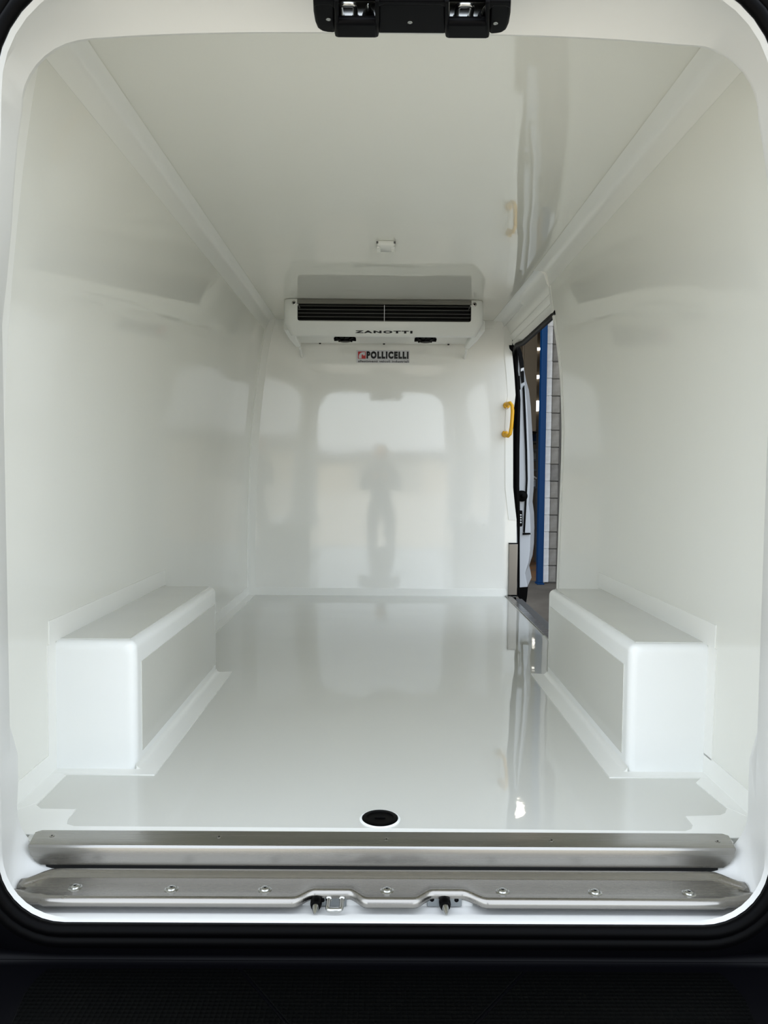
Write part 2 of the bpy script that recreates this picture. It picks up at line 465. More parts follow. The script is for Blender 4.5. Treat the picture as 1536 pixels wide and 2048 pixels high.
for sx in (-1, 1):
    g = G(); g.lathe((sx * .80, 2.52, .34), (sx, 0, 0), [(.10, -.10), (.33, -.10), (.34, -.08), (.34, .08), (.33, .10), (.20, .10), (.19, .07), (.05, .07)], 40)
    g.build('wheel', 'rubber', bodyt)

# weatherstrip: two rubber tubes running round the opening
seal = thing('weatherstrip', (0, 1.32, CZ - .84), 'black rubber weatherstrip running round the whole rear opening', 'seal')
bul = []
for p in offs(A0, .010):
    q = p + Vector((0, -.008, 0))
    if q.x < 0 and CZ - .13 < q.z < CZ + .045: q.x += .006
    bul.append(q)
g = G(); g.tube(bul, .0115, 12, True); g.build('sealing_bead', 'rubber', seal)
g = G(); g.tube([p + Vector((0, -.004, 0)) for p in offs(A0, .031)], .0135, 12, True); g.build('outer_lip', 'rubber', seal)

# ------------------------------------------------------------------ side door header (lintel) and surroundings
h1 = lambda px, py, Y: at(px, py, Y)
lint = thing('side_door_header', (.8, 4.14, CZ + .80), 'pale moulded header above the open side door, below the ceiling joint', 'door header')
YE = YB
def prof(Y):
    s = (Y - YD) / (YB - YD)
    x0 = .742 - .02 * s; dx = -.022 + .008 * s; dz = -.024 + .016 * s
    return [(x0 - .02, .963), (x0, .962)] + [(x + dx, z + dz) for x, z in [(.782, .974), (.800, .925), (.812, .905), (.825, .893), (.815, .880), (.822, .865), (.836, .852), (.830, .842), (.836, .828), (.848, .812), (.853, .815), (.866, .86), (.925, .88), (.95, .89), (.97, 1.0)]] + [(x0, 1.0)]
g = G(); g.loft([[(x, y, z + CZ) for x, z in prof(y)] for y in (YD + .0, 4.0, 4.4, YB)], True, True)
g.build('header_panel', 'strip', lint, ang=50)
g = G(); g.loft([[(x, y, z + CZ) for x, z in [(.716 - q, .9625), (.770 - q, .960), (.778 - q, .950), (.784 - q, .930), (.790 - q, .932), (.79 - q, .964), (.716 - q, .964)]] for y, q in ((YD, .0), (YB, .02))], True, True)
g.build('joint_strip', 'boxwhite', lint, ang=50)

# seal of the side opening: header run, corner and bulkhead post run
sp = [Vector((.818 + .017 * (y - YD) / 1.1, y, CZ + .762 + .018 * (y - YD) / 1.1)) for y in lin(YD - .05, 4.40, 8)]
sp += [at(1034, 690, 4.55), at(1031, 697, 4.64), at(1030, 710, 4.69)]
pts = [(1031, 730), (1034, 760), (1036, 800), (1034, 850), (1033, 900), (1033, 975), (1035, 1010), (1037, 1045), (1037, 1085), (1037, 1190)]
sp += [at(x, y, YB + .01) for x, y in pts]
g = G(); g.tube(sp, [.015] * (len(sp) - 10) + [.012, .013, .016, .019, .019, .018, .015, .010, .008, .008], 12)
g.build('weatherstrip', 'rubber', label='black rubber seal round the front and top edge of the side door opening', cat='seal')
g = G(); g.prism([at(1018, 690, YB - .006), at(1030, 690, YB - .006), at(1031, 702, YB - .006), at(1024, 703, YB - .006), at(1019, 697, YB - .006)], (0, .03, 0))
g.build('seal_clip', 'black', label='small black clip at the upper front corner of the side opening', cat='clip', bevel=.003)
# door post beyond the bulkhead (return of the lining to the body)
g = G(); g.prism([(x.x - .004, YB + .05, x.z) for x in RP] + [(.865, YB + .05, TZ), (.872, YB + .05, CZ), (.88, YB + .05, FZ - .1), (.86, YB + .05, FZ - .1)], (0, .06, 0))
g.build('trim_2', 'rubber', kind='structure', smooth=False)

# stainless guard at the foot of the bulkhead edge
t = thing('edge_guard', tuple(at(1026, 1193, YB - .01)), 'upright stainless guard at the foot of the bulkhead beside the side door', 'guard')
a, b_ = at(1018, 1086, YB - .012), at(1034, 1193, YB - .012)
g = G(); g.box(a.x, b_.x, YB - .014, YB - .001, b_.z + .008, a.z - .006); g.build('cover', 'steelv', t, bevel=.003)
g = G(); g.box(a.x - .001, b_.x + .002, YB - .015, YB, a.z - .006, a.z); g.build('end_cap', 'black', t, smooth=False)
g = G(); g.box(a.x - .001, b_.x + .002, YB - .015, YB, b_.z, b_.z + .008); g.build('end_cap', 'black', t, smooth=False)

# side sill trim and step
t = thing('side_sill', (.83, 4.14, FZ), 'metal sill along the floor edge of the side door opening', 'sill')
g = G(); g.prism([(.795, YD - .2, FZ + .003), (.832, YD - .2, FZ + .003), (.832, YB, FZ + .003), (.80, YB, FZ + .003)], (0, 0, .004)); g.build('sill_strip', 'steel', t, smooth=False)
g = G(); g.box(.801, .846, YD, YB + .02, FZ - .05, FZ); g.build('sill_edge', 'steelp', t, smooth=False, bevel=.004)
g = G(); g.box(.846, .93, YD - .1, YB + .1, FZ - .10, FZ - .03); g.build('step_cover', 'shelf', t, smooth=False, bevel=.01)

# ------------------------------------------------------------------ open cab door beyond the opening
YC = 5.02
def P(px, py, Y=YC): return at(px, py, Y)
t = thing('cab_door', tuple(at(1046, 1205, YC)), 'open grey cab door seen edge on through the side opening', 'vehicle door')
shell = [(1030, 700), (1035, 702), (1039, 722), (1043, 745), (1049, 765), (1053, 800), (1056, 850), (1059, 910), (1060, 960), (1059, 985), (1057, 1008), (1060, 1030), (1061, 1060), (1060, 1100), (1057, 1125), (1052, 1140), (1050, 1147), (1053, 1162), (1055, 1174), (1030, 1176)]
g = G(); g.prism([P(*p) for p in shell], (.12, .45, 0)); g.build('door_shell', 'grey', t, bevel=.004, smooth=False)
g = G(); g.prism([P(x, y, YC - .015) for x, y in ((1038, 690), (1044, 705), (1047, 722), (1048, 738), (1042, 740), (1038, 715), (1034, 695))], (.03, .3, 0)); g.build('window_frame', 'black', t, smooth=False)
g = G(); g.prism([P(x, y, YC - .015) for x, y in ((1041, 743), (1048, 742), (1048.5, 764), (1044, 766))], (.03, .3, 0)); g.build('window_frame', 'black', t, smooth=False)
g = G(); g.prism([P(x, y, YC - .02) for x, y in ((1042, 737), (1048, 735), (1048, 739), (1042, 743))], (.0, .02, 0)); g.build('bracket', 'body', t, smooth=False)
g = G(); g.prism([P(x, y, YC - .012) for x, y in ((1049, 770), (1052, 830), (1054.5, 900), (1055.5, 960), (1053, 1010), (1050, 1066), (1047, 1064), (1050, 1008), (1052.5, 960), (1051, 900), (1048, 830), (1046, 775))], (0, .012, 0)); g.build('edge_seal', 'rubber', t, smooth=False)
g = G(); g.prism([P(x, y, YC - .014) for x, y in ((1046, 1066), (1061, 1066), (1061, 1069), (1046, 1070))], (0, .014, 0)); g.build('edge_seal', 'rubber', t, smooth=False)
hg = [(1032, 752), (1040, 751), (1041.5, 779), (1034, 781)]
g = G(); g.prism([P(x, y, YC - .04) for x, y in hg], (0, .03, 0)); hb = g.build('hinge_block', 'black', t, bevel=.004)
for k in range(3):
    g = G(); g.lathe(P(1037.5, 758 + 8 * k, YC - .042), (0, -1, 0), [(.007, 0), (.007, .004), (.003, .005)], 12); g.build('bolt', 'rubber', hb)
g = G(); g.lathe(P(1043, 992, YC - .01), (0, -1, 0), [(.038, 0), (.038, .02), (.03, .03), (.012, .034), (.01, .05), (.002, .052)], 24); g.build('door_buffer', 'rubber', t)
g = G(); g.prism([P(x, y, YC - .04) for x, y in ((1037, 1021), (1045, 1021), (1045.5, 1050), (1044, 1053), (1037, 1053))], (0, .03, 0)); lb = g.build('latch', 'black', t, bevel=.003)
for k in range(4):
    g = G(); g.lathe(P(1041.5, 1030 + 5 * k, YC - .041), (0, -1, 0), [(.006, 0), (.005, .004), (.001, .005)], 12); g.build('pin', 'body', lb)
g = G(); g.prism([P(x, y, YC + .01) for x, y in ((1033, 1175), (1056, 1174), (1054, 1195), (1051, 1212), (1045, 1205), (1033, 1190))], (.05, .3, 0)); g.build('lower_seal', 'rubber', t, smooth=False)

# ------------------------------------------------------------------ yellow grab handle
t = thing('grab_handle', tuple(at(1016, 876, YB)), 'yellow grab handle on the bulkhead edge beside the side door', 'handle')
hp = [(1013, 811, YB - .006), (1016, 807, YB - .035), (1020, 806, YB - .058), (1024, 811, YB - .072), (1025, 822, YB - .075), (1024, 840, YB - .075), (1022.5, 856, YB - .075), (1020, 868, YB - .070), (1016, 872, YB - .055), (1012, 871, YB - .034), (1010, 868, YB - .006)]
g = G(); g.tube([at(*p) for p in hp], [.013, .012, .0115, .0115, .0115, .0115, .0115, .0115, .0115, .012, .013], 14); g.build('grip', 'yellow', t)
for px, py in ((1013, 811), (1010, 868)):
    g = G(); g.lathe(at(px, py, YB), (0, -1, 0), [(.022, 0), (.022, .008), (.017, .016), (.012, .018)], 20); f = g.build('mounting_foot', 'yellow', t)
    g = G(); g.lathe(at(px + .3, py + (5 if py < 850 else -6), YB - .012), (0, -1, 0), [(.006, 0), (.006, .004), (.002, .005)], 12); g.build('screw', 'chrome', f)

# ------------------------------------------------------------------ cooling unit under the ceiling
yf = 4.13
ZU = .812
def zr(py, Y=None): return at(768, py, Y or yf).z - CZ
ac = thing('cooling_unit', (.02, 4.45, CZ + .78), 'white evaporator unit with dark slatted grille, hung under the ceiling at the bulkhead', 'cooling unit')
axl, axr = at(566, 610, yf).x, at(969, 610, yf).x
def acsec(s):   # section (y, z rel)
    return [(yf + .012, .963), (yf, .945), (yf - .004, zr(625)), (yf - .002, zr(648)), (yf + .004, zr(656)), (yf + .016, zr(671, yf + .016)), (yf + .03, zr(671, yf + .016) - .006), (yf + .045, zr(671, yf + .016) - .003), (yf + .07, ZU), (YB - .03, ZU), (YB - .03, .963)]
rings = []
for x, q in ((axl, .05), (axl + .006, .022), (axl + .018, .008), (axl + .04, 0), (axr - .04, 0), (axr - .018, .008), (axr - .006, .022), (axr, .05)):
    s = acsec(0); rr = []
    for y, z in s:
        yy = y + q if y < 4.5 else y
        zz = z + (q * .35 if z < zr(640) and y < 4.4 else 0)
        # housing narrows towards its lower edge
        dx = 0.035 * max(0, min(1, (zr(648) - z) / .07))
        xx = x + (dx if x < 0 else -dx)
        rr.append((xx, yy, zz + CZ))
    rings.append(rr)
g = G(); g.loft(rings, True, True)
hous = g.build('housing', 'acwhite', ac, ang=50)
# opening for the grille, cut for real
g0, g1 = at(595, 608, yf), at(942, 642, yf)
gx0, gx1, gz0, gz1 = g0.x, g1.x, at(768, 643, yf).z, at(768, 609, yf).z
g = G(); g.box(gx0, gx1, yf - .05, yf + .12, gz0, gz1)
cut = g.build('cutter', 'dark', smooth=False, bevel=.012)
q = hous.modifiers.new('cut', 'BOOLEAN'); q.object = cut; q.operation = 'DIFFERENCE'; q.solver = 'EXACT'
cut.location = Vector((0, 0, 0)) ; hl = Vector(hous['_w'])
bpy.context.view_layer.update()
me = bpy.data.meshes.new_from_object(hous.evaluated_get(bpy.context.evaluated_depsgraph_get()))
hous.modifiers.clear(); hous.data = me
bpy.data.objects.remove(cut)
me.set_sharp_from_angle(angle=R(40))
g = G(); g.box(gx0 - .004, gx1 + .004, yf + .09, yf + .11, gz0 - .004, gz1 + .004); g.build('grille_back', 'dark', ac, smooth=False)
g = G(); g.box(gx0, gx1, yf + .002, yf + .09, gz0, gz0 + .002); g.box(gx0, gx1, yf + .002, yf + .09, gz1 - .002, gz1)
g.box(gx0, gx0 + .002, yf + .002, yf + .09, gz0, gz1); g.box(gx1 - .002, gx1, yf + .002, yf + .09, gz0, gz1); g.build('grille_lining', 'dark', ac, smooth=False)
slm = None
for k in range(5):
    z = gz1 - .010 - k * (gz1 - gz0 - .014) / 4
    if slm is None:
        g = G(); g.prism([(gx0 + .002, yf + .004, z), (gx0 + .002, yf + .0045, z + .0022), (gx0 + .002, yf + .03, z + .0062), (gx0 + .002, yf + .03, z + .0045)], (gx1 - gx0 - .004, 0, 0))
        slm = g.build('grille_slat', 'slat', ac, smooth=False); z00 = z
    else:
        c = slm.copy(); COL.objects.link(c); c.location = (0, 0, z - z00)
g = G(); g.box((gx0 + gx1) / 2 - .0018, (gx0 + gx1) / 2 + .0018, yf, yf + .004, gz0, gz1 - .004); g.build('grille_divider', 'decal', ac, smooth=False)
g = G(); g.prism([(gx0 - .002, yf + .008, CZ + .962), (gx0 - .002, yf - .004, gz1 + .004), (gx0 - .002, yf - .008, gz1), (gx0 - .002, yf + .0, gz1 - .002), (gx0 - .002, yf + .02, gz1), (gx0 - .002, yf + .02, CZ + .962)], (gx1 - gx0 + .004, 0, 0))
g.build('deflector_strip', 'steel', ac, smooth=False)
for px, py in ((588, 606), (949, 609)):
    g = G(); g.lathe(at(px, py, yf + .002), (0, -1, 0), [(.0115, 0), (.0115, .004), (.010, .005)], 20); sc = g.build('screw', 'steel', ac)
    g = G(); g.lathe(at(px, py, yf - .003), (0, -1, 0), [(.006, 0), (.006, .0012)], 6); g.build('screw_socket', 'black', sc)
for sx, a, b_, p0, p1 in ((-1, (574, 655), (596, 690), (599, 694), (604, 713)), (1, (963, 658), (934, 694), (933, 697), (929, 716))):
    A_, B_ = at(*a, 4.25), at(*b_, 4.50)
    g = G(); w1, w2 = .028, .019
    def rect(c, w_, h_): return [(c.x - w_, c.y, c.z - h_), (c.x + w_, c.y, c.z - h_), (c.x + w_, c.y, c.z + h_), (c.x - w_, c.y, c.z + h_)]
    Cc = A_.lerp(B_, .5)
    g.loft([rect(A_ + Vector((-sx * .012, 0, .02)), .034, .034), rect(Cc + Vector((0, 0, .006)), .024, .022), rect(B_, .018, .014)], True, True)
    g.build('side_bracket', 'acwhite', ac, bevel=.009)
    g = G(); g.tube([at(*p0, 4.50), at((p0[0] + p1[0]) / 2, (p0[1] + p1[1]) / 2 + 1, 4.62), at(*p1, YB - .002)], .009, 12); g.build('drain_tube', 'acwhite', ac)
for px in (690, 851):
    c = at(px, 676, 4.47); c.z = CZ + ZU
    g = G(); g.lathe(c, (0, 0, -1), [(.065, 0), (.066, .006), (.05, .012), (.032, .014), (.030, .024), (.01, .026)], 28); f = g.build('fan', 'black', ac)
    for k in range(10):
        a = 2 * math.pi * k / 10
        g = G(); g.box(-.003, .003, .03, .068, -.016, -.004); o = g.build('fan_rib', 'rubber', f, smooth=False)
        o.data.transform(Matrix.Translation(Vector(ac['_w']))); o.data.transform(Matrix.Translation(c - Vector(ac['_w'])) @ Matrix.Rotation(a, 4, 'Z'))
for px in (640, 768, 897):
    c = at(px, 684, 4.66); c.z = CZ + ZU
    g = G(); g.lathe(c, (0, 0, -1), [(.007, 0), (.007, .004), (.003, .006)], 12); g.build('screw', 'black', ac)


def text(s, name, m, parent, width, height, bold=0, space=1.0, shear=0):
    cu = bpy.data.curves.new(name, 'FONT'); cu.body = s; cu.extrude = .0; cu.offset = bold; cu.space_character = space; cu.shear = shear
    to = bpy.data.objects.new(name, cu); COL.objects.link(to); bpy.context.view_layer.update()
    me = bpy.data.meshes.new_from_object(to.evaluated_get(bpy.context.evaluated_depsgraph_get()))
    bpy.data.objects.remove(to)
    xs = [v_.co.x for v_ in me.vertices]; ys = [v_.co.y for v_ in me.vertices]
    x0, x1, y0, y1 = min(xs), max(xs), min(ys), max(ys)
    for v_ in me.vertices:
        v_.co.x = ((v_.co.x - x0) / (x1 - x0) - .5) * width; v_.co.y = ((v_.co.y - y0) / (y1 - y0) - .5) * height
    bm = bmesh.new(); bm.from_mesh(me)
    ex = bmesh.ops.extrude_face_region(bm, geom=bm.faces[:])
    for e in ex['geom']:
        if isinstance(e, bmesh.types.BMVert): e.co.z += .0008
    bmesh.ops.recalc_face_normals(bm, faces=bm.faces); bm.to_mesh(me); bm.free()
    me.materials.clear(); me.materials.append(M[m])
    o = bpy.data.objects.new(name, me); COL.objects.link(o)
    if parent: o.parent = parent
    return o


def place(o, centre, tilt, parent):
    """stand the text up facing the rear doors, leaning by tilt"""
    o.data.transform(Matrix.Rotation(R(90 - tilt), 4, 'X'))
    o.data.transform(Matrix.Translation(Vector(centre) - Vector(parent.get('_w', (0, 0, 0)))))


a, b_ = at(710, 665, yf + .012), at(825, 666, yf + .012)
o = text('ZANOTTI', 'maker_lettering', 'ink', ac, b_.x - a.x, .0145, bold=.055, space=1.3)
# lies on the sloped lower front (from y+.006,z.835 to y+.028,z.795)
z1_, z2_ = zr(656), zr(671, yf + .016)
tl = -math.degrees(math.atan2(.012, z1_ - z2_))
ctr = Vector(((a.x + b_.x) / 2, yf + .0092, CZ + (z1_ + z2_) / 2))
ctr.z -= .001
place(o, ctr, tl, ac)

# ------------------------------------------------------------------ bodybuilder's plate on the bulkhead
yp = YB - .004
a, b_ = at(713, 700, yp), at(819, 726, yp)
pl = thing('maker_plate', ((a.x + b_.x) / 2, YB, b_.z), 'small silver name plate with red emblem on the bulkhead below the cooling unit', 'name plate')
g = G(); g.box(a.x, b_.x, yp, YB - .0005, b_.z, a.z); g.build('plate', 'decal', pl, bevel=.001, smooth=False)
def pp(px, py): return at(px, py, yp - .0002)
def decal(px0, py0, px1, py1, name, m, th=.0005, par=None):
    a_, c_ = pp(px0, py0), pp(px1, py1)
    g = G(); g.box(a_.x, c_.x, yp - th, yp, c_.z, a_.z); return g.build(name, m, par or pl, smooth=False)
em = decal(716, 703, 731.5, 717.5, 'emblem', 'red')
# pale curl inside the red square
g = G(); c = pp(725.5, 709.5)
cx, cz = c.x, c.z; k_ = YB / FPX
outl = [(717.5, 716.5), (717.5, 712), (718.6, 708.6), (721, 706), (724, 704.6), (730, 704.2), (730, 710.8), (726, 711), (726, 709), (723.8, 708.8), (723.2, 711), (723.2, 716.5)]
g.prism([at(x, y, yp - .0011) for x, y in outl], (0, .0006, 0)); g.build('emblem_curl', 'decal', em, smooth=False)
a1, b1 = pp(733, 702.5), pp(817, 718)
o = text('POLLICELLI', 'name_lettering', 'ink', pl, b1.x - a1.x, a1.z - b1.z, bold=.075, space=1.28)
place(o, ((a1.x + b1.x) / 2, yp, (a1.z + b1.z) / 2), 0, pl)
a1, b1 = pp(716, 720), pp(817.5, 725.3)
o = text('allestimenti veicoli industriali', 'small_lettering', 'ink', pl, b1.x - a1.x, a1.z - b1.z, bold=.02, space=1.05)
place(o, ((a1.x + b1.x) / 2, yp, (a1.z + b1.z) / 2), 0, pl)
g = decal(716, 718.6, 817.5, 719.2, 'rule_line', 'ink')

# ------------------------------------------------------------------ ceiling sensor
def cp(px, py):
    v = ROT @ Vector(((px - 768) / FPX, -(py - 1024) / FPX, -1)); t = (TZ - CZ) / v.z
    return Vector((v.x * t, v.y * t, TZ))
c = cp(772, 481); c2 = cp(772, 500)
t = thing('ceiling_sensor', (c.x, (c.y + c2.y) / 2, TZ), 'small ivory ribbed light cover on the middle of the ceiling', 'ceiling light')
y0, y1 = c.y, c2.y - .03
g = G()
def srect(x, y0_, y1_, z): return [(c.x - x, y0_, z), (c.x - x, y1_ - .02, z), (c.x - x + .015, y1_, z), (c.x + x - .015, y1_, z), (c.x + x, y1_ - .02, z), (c.x + x, y0_, z)]
g.loft([srect(.039, y0, y1, TZ), srect(.039, y0, y1, TZ - .008), srect(.035, y0 + .003, y1 - .004, TZ - .018), srect(.028, y0 + .012, y1 - .012, TZ - .022)], True, True)
b0 = g.build('cover', 'sensor', t, bevel=.003)
for sx in (-1, 1):
    for k in range(5):
        yy = y0 + .025 + k * (y1 - y0 - .045) / 4
        g = G(); g.box(c.x + sx * .030 - .008, c.x + sx * .030 + .008, yy - .003, yy + .003, TZ - .0245, TZ - .016); g.build('rib', 'sensor', t, bevel=.002)
    g = G(); g.box(c.x + sx * .036 - .004, c.x + sx * .036 + .004, y0 - .003, y0 + .004, TZ - .012, TZ - .004); g.build('clip', 'shelf', t, smooth=False)

# ------------------------------------------------------------------ floor drain plug
c = fp(760, 1639)
t = thing('drain_plug', tuple(c), 'round black rubber plug in the floor near the rear sill', 'drain plug')
g = G(); g.lathe(c, (0, 0, 1), [(.040, 0), (.0455, 0), (.046, .002), (.041, .004), (.040, .002)], 48); g.build('rim', 'boxwhite', t)
g = G(); g.lathe(c, (0, 0, 1), [(.0405, 0), (.0405, .004), (.037, .0055), (.030, .0055), (.029, .0035), (.001, .0035)], 48); dp = g.build('plug', 'rubber', t)
g = G(); g.box(c.x - .012, c.x + .012, c.y - .003, c.y + .003, FZ + .003, FZ + .006); g.build('grip_bar', 'rubber', dp, bevel=.001)

# ------------------------------------------------------------------ stainless angle on the floor edge
ex = -.758 + CZ; yc = 1.495
sa = thing('floor_edge_angle', (0, yc, FZ), 'long brushed steel angle capping the rear edge of the floor', 'sill trim')
XA0, XA1 = at(56, 1697, yc).x, at(1472, 1704, yc).x
zt = FZ + .0045
g = G()
top = [(XA0 + .006, 1.559), (XA0 - .012, 1.549), (XA0 - .0, yc)]
N_ = 24
def arow(x, ky):
    return x
pts_t = [(XA0 + .030, 1.560), (XA0 + .012, 1.554), (XA0, yc + .004)]
pts_b = [(XA1 - .030, 1.560), (XA1 - .012, 1.554), (XA1, yc + .004)]
# top flange as one sheet with rounded fold, face and folded lip; corners of the face cut back
def sheet(rows):
    g.loft(rows, False)
xs = lin(0, 1, 40)
def row(xa, xb, y, z): return [(xa + (xb - xa) * s, y, z) for s in xs]
rows = [row(XA0 + .004, XA1 - .004, 1.5605, zt - .004), row(XA0 + .000, XA1 - .000, 1.559, zt), row(XA0 - .010, XA1 + .010, 1.550, zt),
        row(XA0 - .006, XA1 + .006, 1.53, zt), row(XA0, XA1, yc + .006, zt), row(XA0 - .0005, XA1 + .0005, yc + .003, zt - .0008),
        row(XA0, XA1, yc + .001, zt - .003), row(XA0 + .001, XA1 - .001, yc, zt - .006),
        row(XA0 + .006, XA1 - .006, yc - .001, zt - .020), row(XA0 + .014, XA1 - .014, yc - .001, zt - .032), row(XA0 + .026, XA1 - .026, yc - .001, zt - .041), row(XA0 + .030, XA1 - .030, yc + .01, zt - .043)]
sheet(rows)
g.build('angle', 'steel', sa, ang=25)
g = G(); g.box(XA0 + .035, XA1 - .035, yc + .003, yc + .012, zt - .085, zt - .012); g.build('gap_shade', 'dark', sa, smooth=False)  # near-black strip painting the shade of the open gap below the angle
for px, py in ((104, 1676), (438, 1678), (773, 1683), (1103, 1685), (1435, 1687)):
    p = fp(px, py); p.z = zt
    g = G(); g.lathe(p, (0, 0, 1), [(.0052, -.001), (.0052, .0006), (.0042, .001)], 18); s_ = g.build('screw', 'steelp', sa)
    g = G(); g.lathe(p + Vector((0, 0, .001)), (0, 0, 1), [(.0018, 0), (.0018, .0004)], 8); g.build('screw_socket', 'black', s_)

# ------------------------------------------------------------------ pressed steel sill plate with its two recesses
zs_ = CZ - .818
sp_ = thing('sill_plate', (0, 1.46, zs_ - .02), 'pressed steel sill plate with two notches below the steel floor angle', 'sill plate')
PX0, PX1 = at(32, 1780, 1.43).x, at(1500, 1790, 1.43).x
def sm(t_): t_ = max(0, min(1, t_)); return t_ * t_ * (3 - 2 * t_)
def notch(x):
    v_ = 0
    for a, b_, c_, e_ in NT:
        v_ = max(v_, min(sm((x - a) / (b_ - a)), sm((e_ - x) / (e_ - c_))))
    return v_
def xpix(px, y=1.40): return at(px, 1805, y).x
NT = [(xpix(585), xpix(628), xpix(697), xpix(735)), (xpix(826), xpix(868), xpix(925), xpix(975))]
xs = sorted(set(lin(PX0, PX1, 120) + [x for a, b_, c_, e_ in NT for x in lin(a, e_, 50)]))
rows = []
# columns of the section for each x
secs = []
for x in xs:
    nv = notch(x)
    e0 = (x - PX0); e1 = (PX1 - x); e = min(e0, e1)
    cutb = .036 * (1 - sm(e / .06))                    # back corner cut away towards the ends
    cutf = .014 * (1 - sm(e / .05))                   # front corner rounded
    if e > .066: stp = 0
    else: stp = .006
    nd = .030 * nv
    yb = 1.490 - cutb * .9; yfq = 1.386 + nd + cutf + stp
    ed = .012 * (1 - sm(e / .05))
    ax = [(yb, -.030), (yb - .002, .001 - ed * .4), (yb - .006, .004 - ed * .4), (yb - .012, .004 - ed * .4), (yb - .022, -.004), (yb - .027, -.0055 - ed * .3)]
    fr = [(yfq + .030, -.0055 - ed * .2), (yfq + .016, -.0045), (yfq + .008, -.002), (yfq + .002, -.004), (yfq - .002, -.010), (yfq - .0015, -.016), (yfq + .002, -.021)]
    yq = ax[-1][0]
    fr = [(min(y, yq - .001 - .002 * i), z) for i, (y, z) in enumerate(fr)]
    secs.append([(x, y, zs_ + z) for y, z in ax + fr])
g = G(); g.loft(secs, False)
plate = g.build('plate', 'steelp', sp_, ang=60)
q = plate.modifiers.new('solid', 'SOLIDIFY'); q.thickness = .0015; q.offset = -1
# end caps
for sx, px in ((-1, 126), (1, 1400)):
    p = at(px, 1799 if sx < 0 else 1806, 1.388)
    g = G(); g.lathe(p + Vector((0, .006, 0)), (0, 0, 1), [(.006, -.012), (.0075, -.004), (.006, .003), (.001, .004)], 12); g.build('weld_spot', 'steelp', sp_)
for px, py in ((150, 1775), (343, 1778), (530, 1779), (774, 1781), (1005, 1783), (1190, 1785), (1378, 1787)):
    v_ = ROT @ Vector(((px - 768) / FPX, -(py - 1024) / FPX, -1)); tt = (zs_ - .0055 - CZ) / v_.z; p = v_ * tt; p.z = zs_ - .0055
    g = G(); g.lathe(p, (0, 0, 1), [(.0135, -.001), (.0135, .0008), (.0115, .0014), (.0105, .0005), (.0095, .0010), (.0085, .0036), (.0055, .0052), (.004, .0052), (.0035, .0035), (.0005, .0035)], 28); bo = g.build('bolt', 'chrome', sp_)
    for k in range(3):
        a = 2 * math.pi * k / 3 + .3
        g = G(); g.lathe(p + Vector((.0015 * math.cos(a), .0015 * math.sin(a), .0036)), (0, 0, 1), [(.0012, 0), (.0012, .001)], 6); g.build('socket_lobe', 'black', bo)


# ------------------------------------------------------------------ strikers: bracket plate, U loop, cone pins
def pin(c, parent, L=.046, dy=-1):
    g = G(); g.lathe(c, (0, dy, 0), [(.0105, -.004), (.0115, .004), (.0115, .012), (.0095, .016), (.0095, .020), (.006, .021)], 20); b0 = g.build('pin_sleeve', 'rubber', parent)
    g = G(); g.lathe(c, (0, dy, 0), [(.0068, .018), (.0068, .026), (.0055, .032), (.0025, L - .003), (.0008, L)], 20); g.build('pin', 'chrome', parent)


def loop(c, parent, w_=.026, L=.040, dz=0):
    pts = []
    x0, x1 = c.x - w_ / 2, c.x + w_ / 2; r_ = .007
    pts = [(x0, c.y + .004, c.z), (x0, c.y - L + r_, c.z + dz)]
    for k in range(1, 5): a = R(90 * k / 5); pts.append((x0 + r_ * (1 - math.cos(a)), c.y - L + r_ - r_ * math.sin(a), c.z + dz))
    pts += [(x0 + r_, c.y - L, c.z + dz), (x1 - r_, c.y - L, c.z + dz)]
    for k in range(1, 5): a = R(90 - 90 * k / 5); pts.append((x1 - r_ * (1 - math.cos(a)), c.y - L + r_ - r_ * math.sin(a), c.z + dz))
    pts += [(x1, c.y - L + r_, c.z + dz), (x1, c.y + .004, c.z)]
    g = G(); g.tube(pts, .0046, 12); u_ = g.build('u_loop', 'chrome', parent)
    for x in (x0, x1):
        g = G(); g.lathe((x, c.y, c.z), (0, -1, 0), [(.0065, 0), (.0065, .004), (.0045, .006)], 16); g.build('collar', 'chrome', u_)


ybk = 1.418
def bracket(px0, px1, pya, pyb, label, pins, loops, holes):
    a, b_ = at(px0, pya, ybk), at(px1, pyb, ybk)
    t = thing('door_striker', ((a.x + b_.x) / 2, ybk, b_.z), label, 'door striker')
    g = G(); g.box(a.x, b_.x, ybk - .003, ybk, b_.z, a.z); g.box(a.x, b_.x, ybk - .003, ybk + .02, a.z - .003, a.z); g.build('bracket_plate', 'zinc', t, bevel=.0012)
    for px, py in pins: pin(at(px, py, ybk - .003), t)
    for px, py in loops: loop(at(px, py, ybk - .003), t)
    for px, py in holes:
        g = G(); g.lathe(at(px, py, ybk - .003), (0, -1, 0), [(.0045, 0), (.0045, .0004)], 18); g.build('bolt_hole', 'black', t)
    return t


bracket(625, 693, 1788, 1811, 'zinc door striker with U loop and cone pin, left notch of the sill plate', [(633, 1801)], [(671, 1797)], [(645, 1800)])
bracket(854, 923, 1790, 1812, 'zinc bracket with a single cone pin in the right notch of the sill plate', [(889, 1802)], [], [(864, 1799), (913, 1800)])

# white support block behind each bracket so that it is carried
g = G(); g.box(xpix(600), xpix(950), 1.4215, 1.46, CZ - .90, CZ - .828)
g.build('trim_3', 'white', kind='structure', smooth=False, bevel=.004)

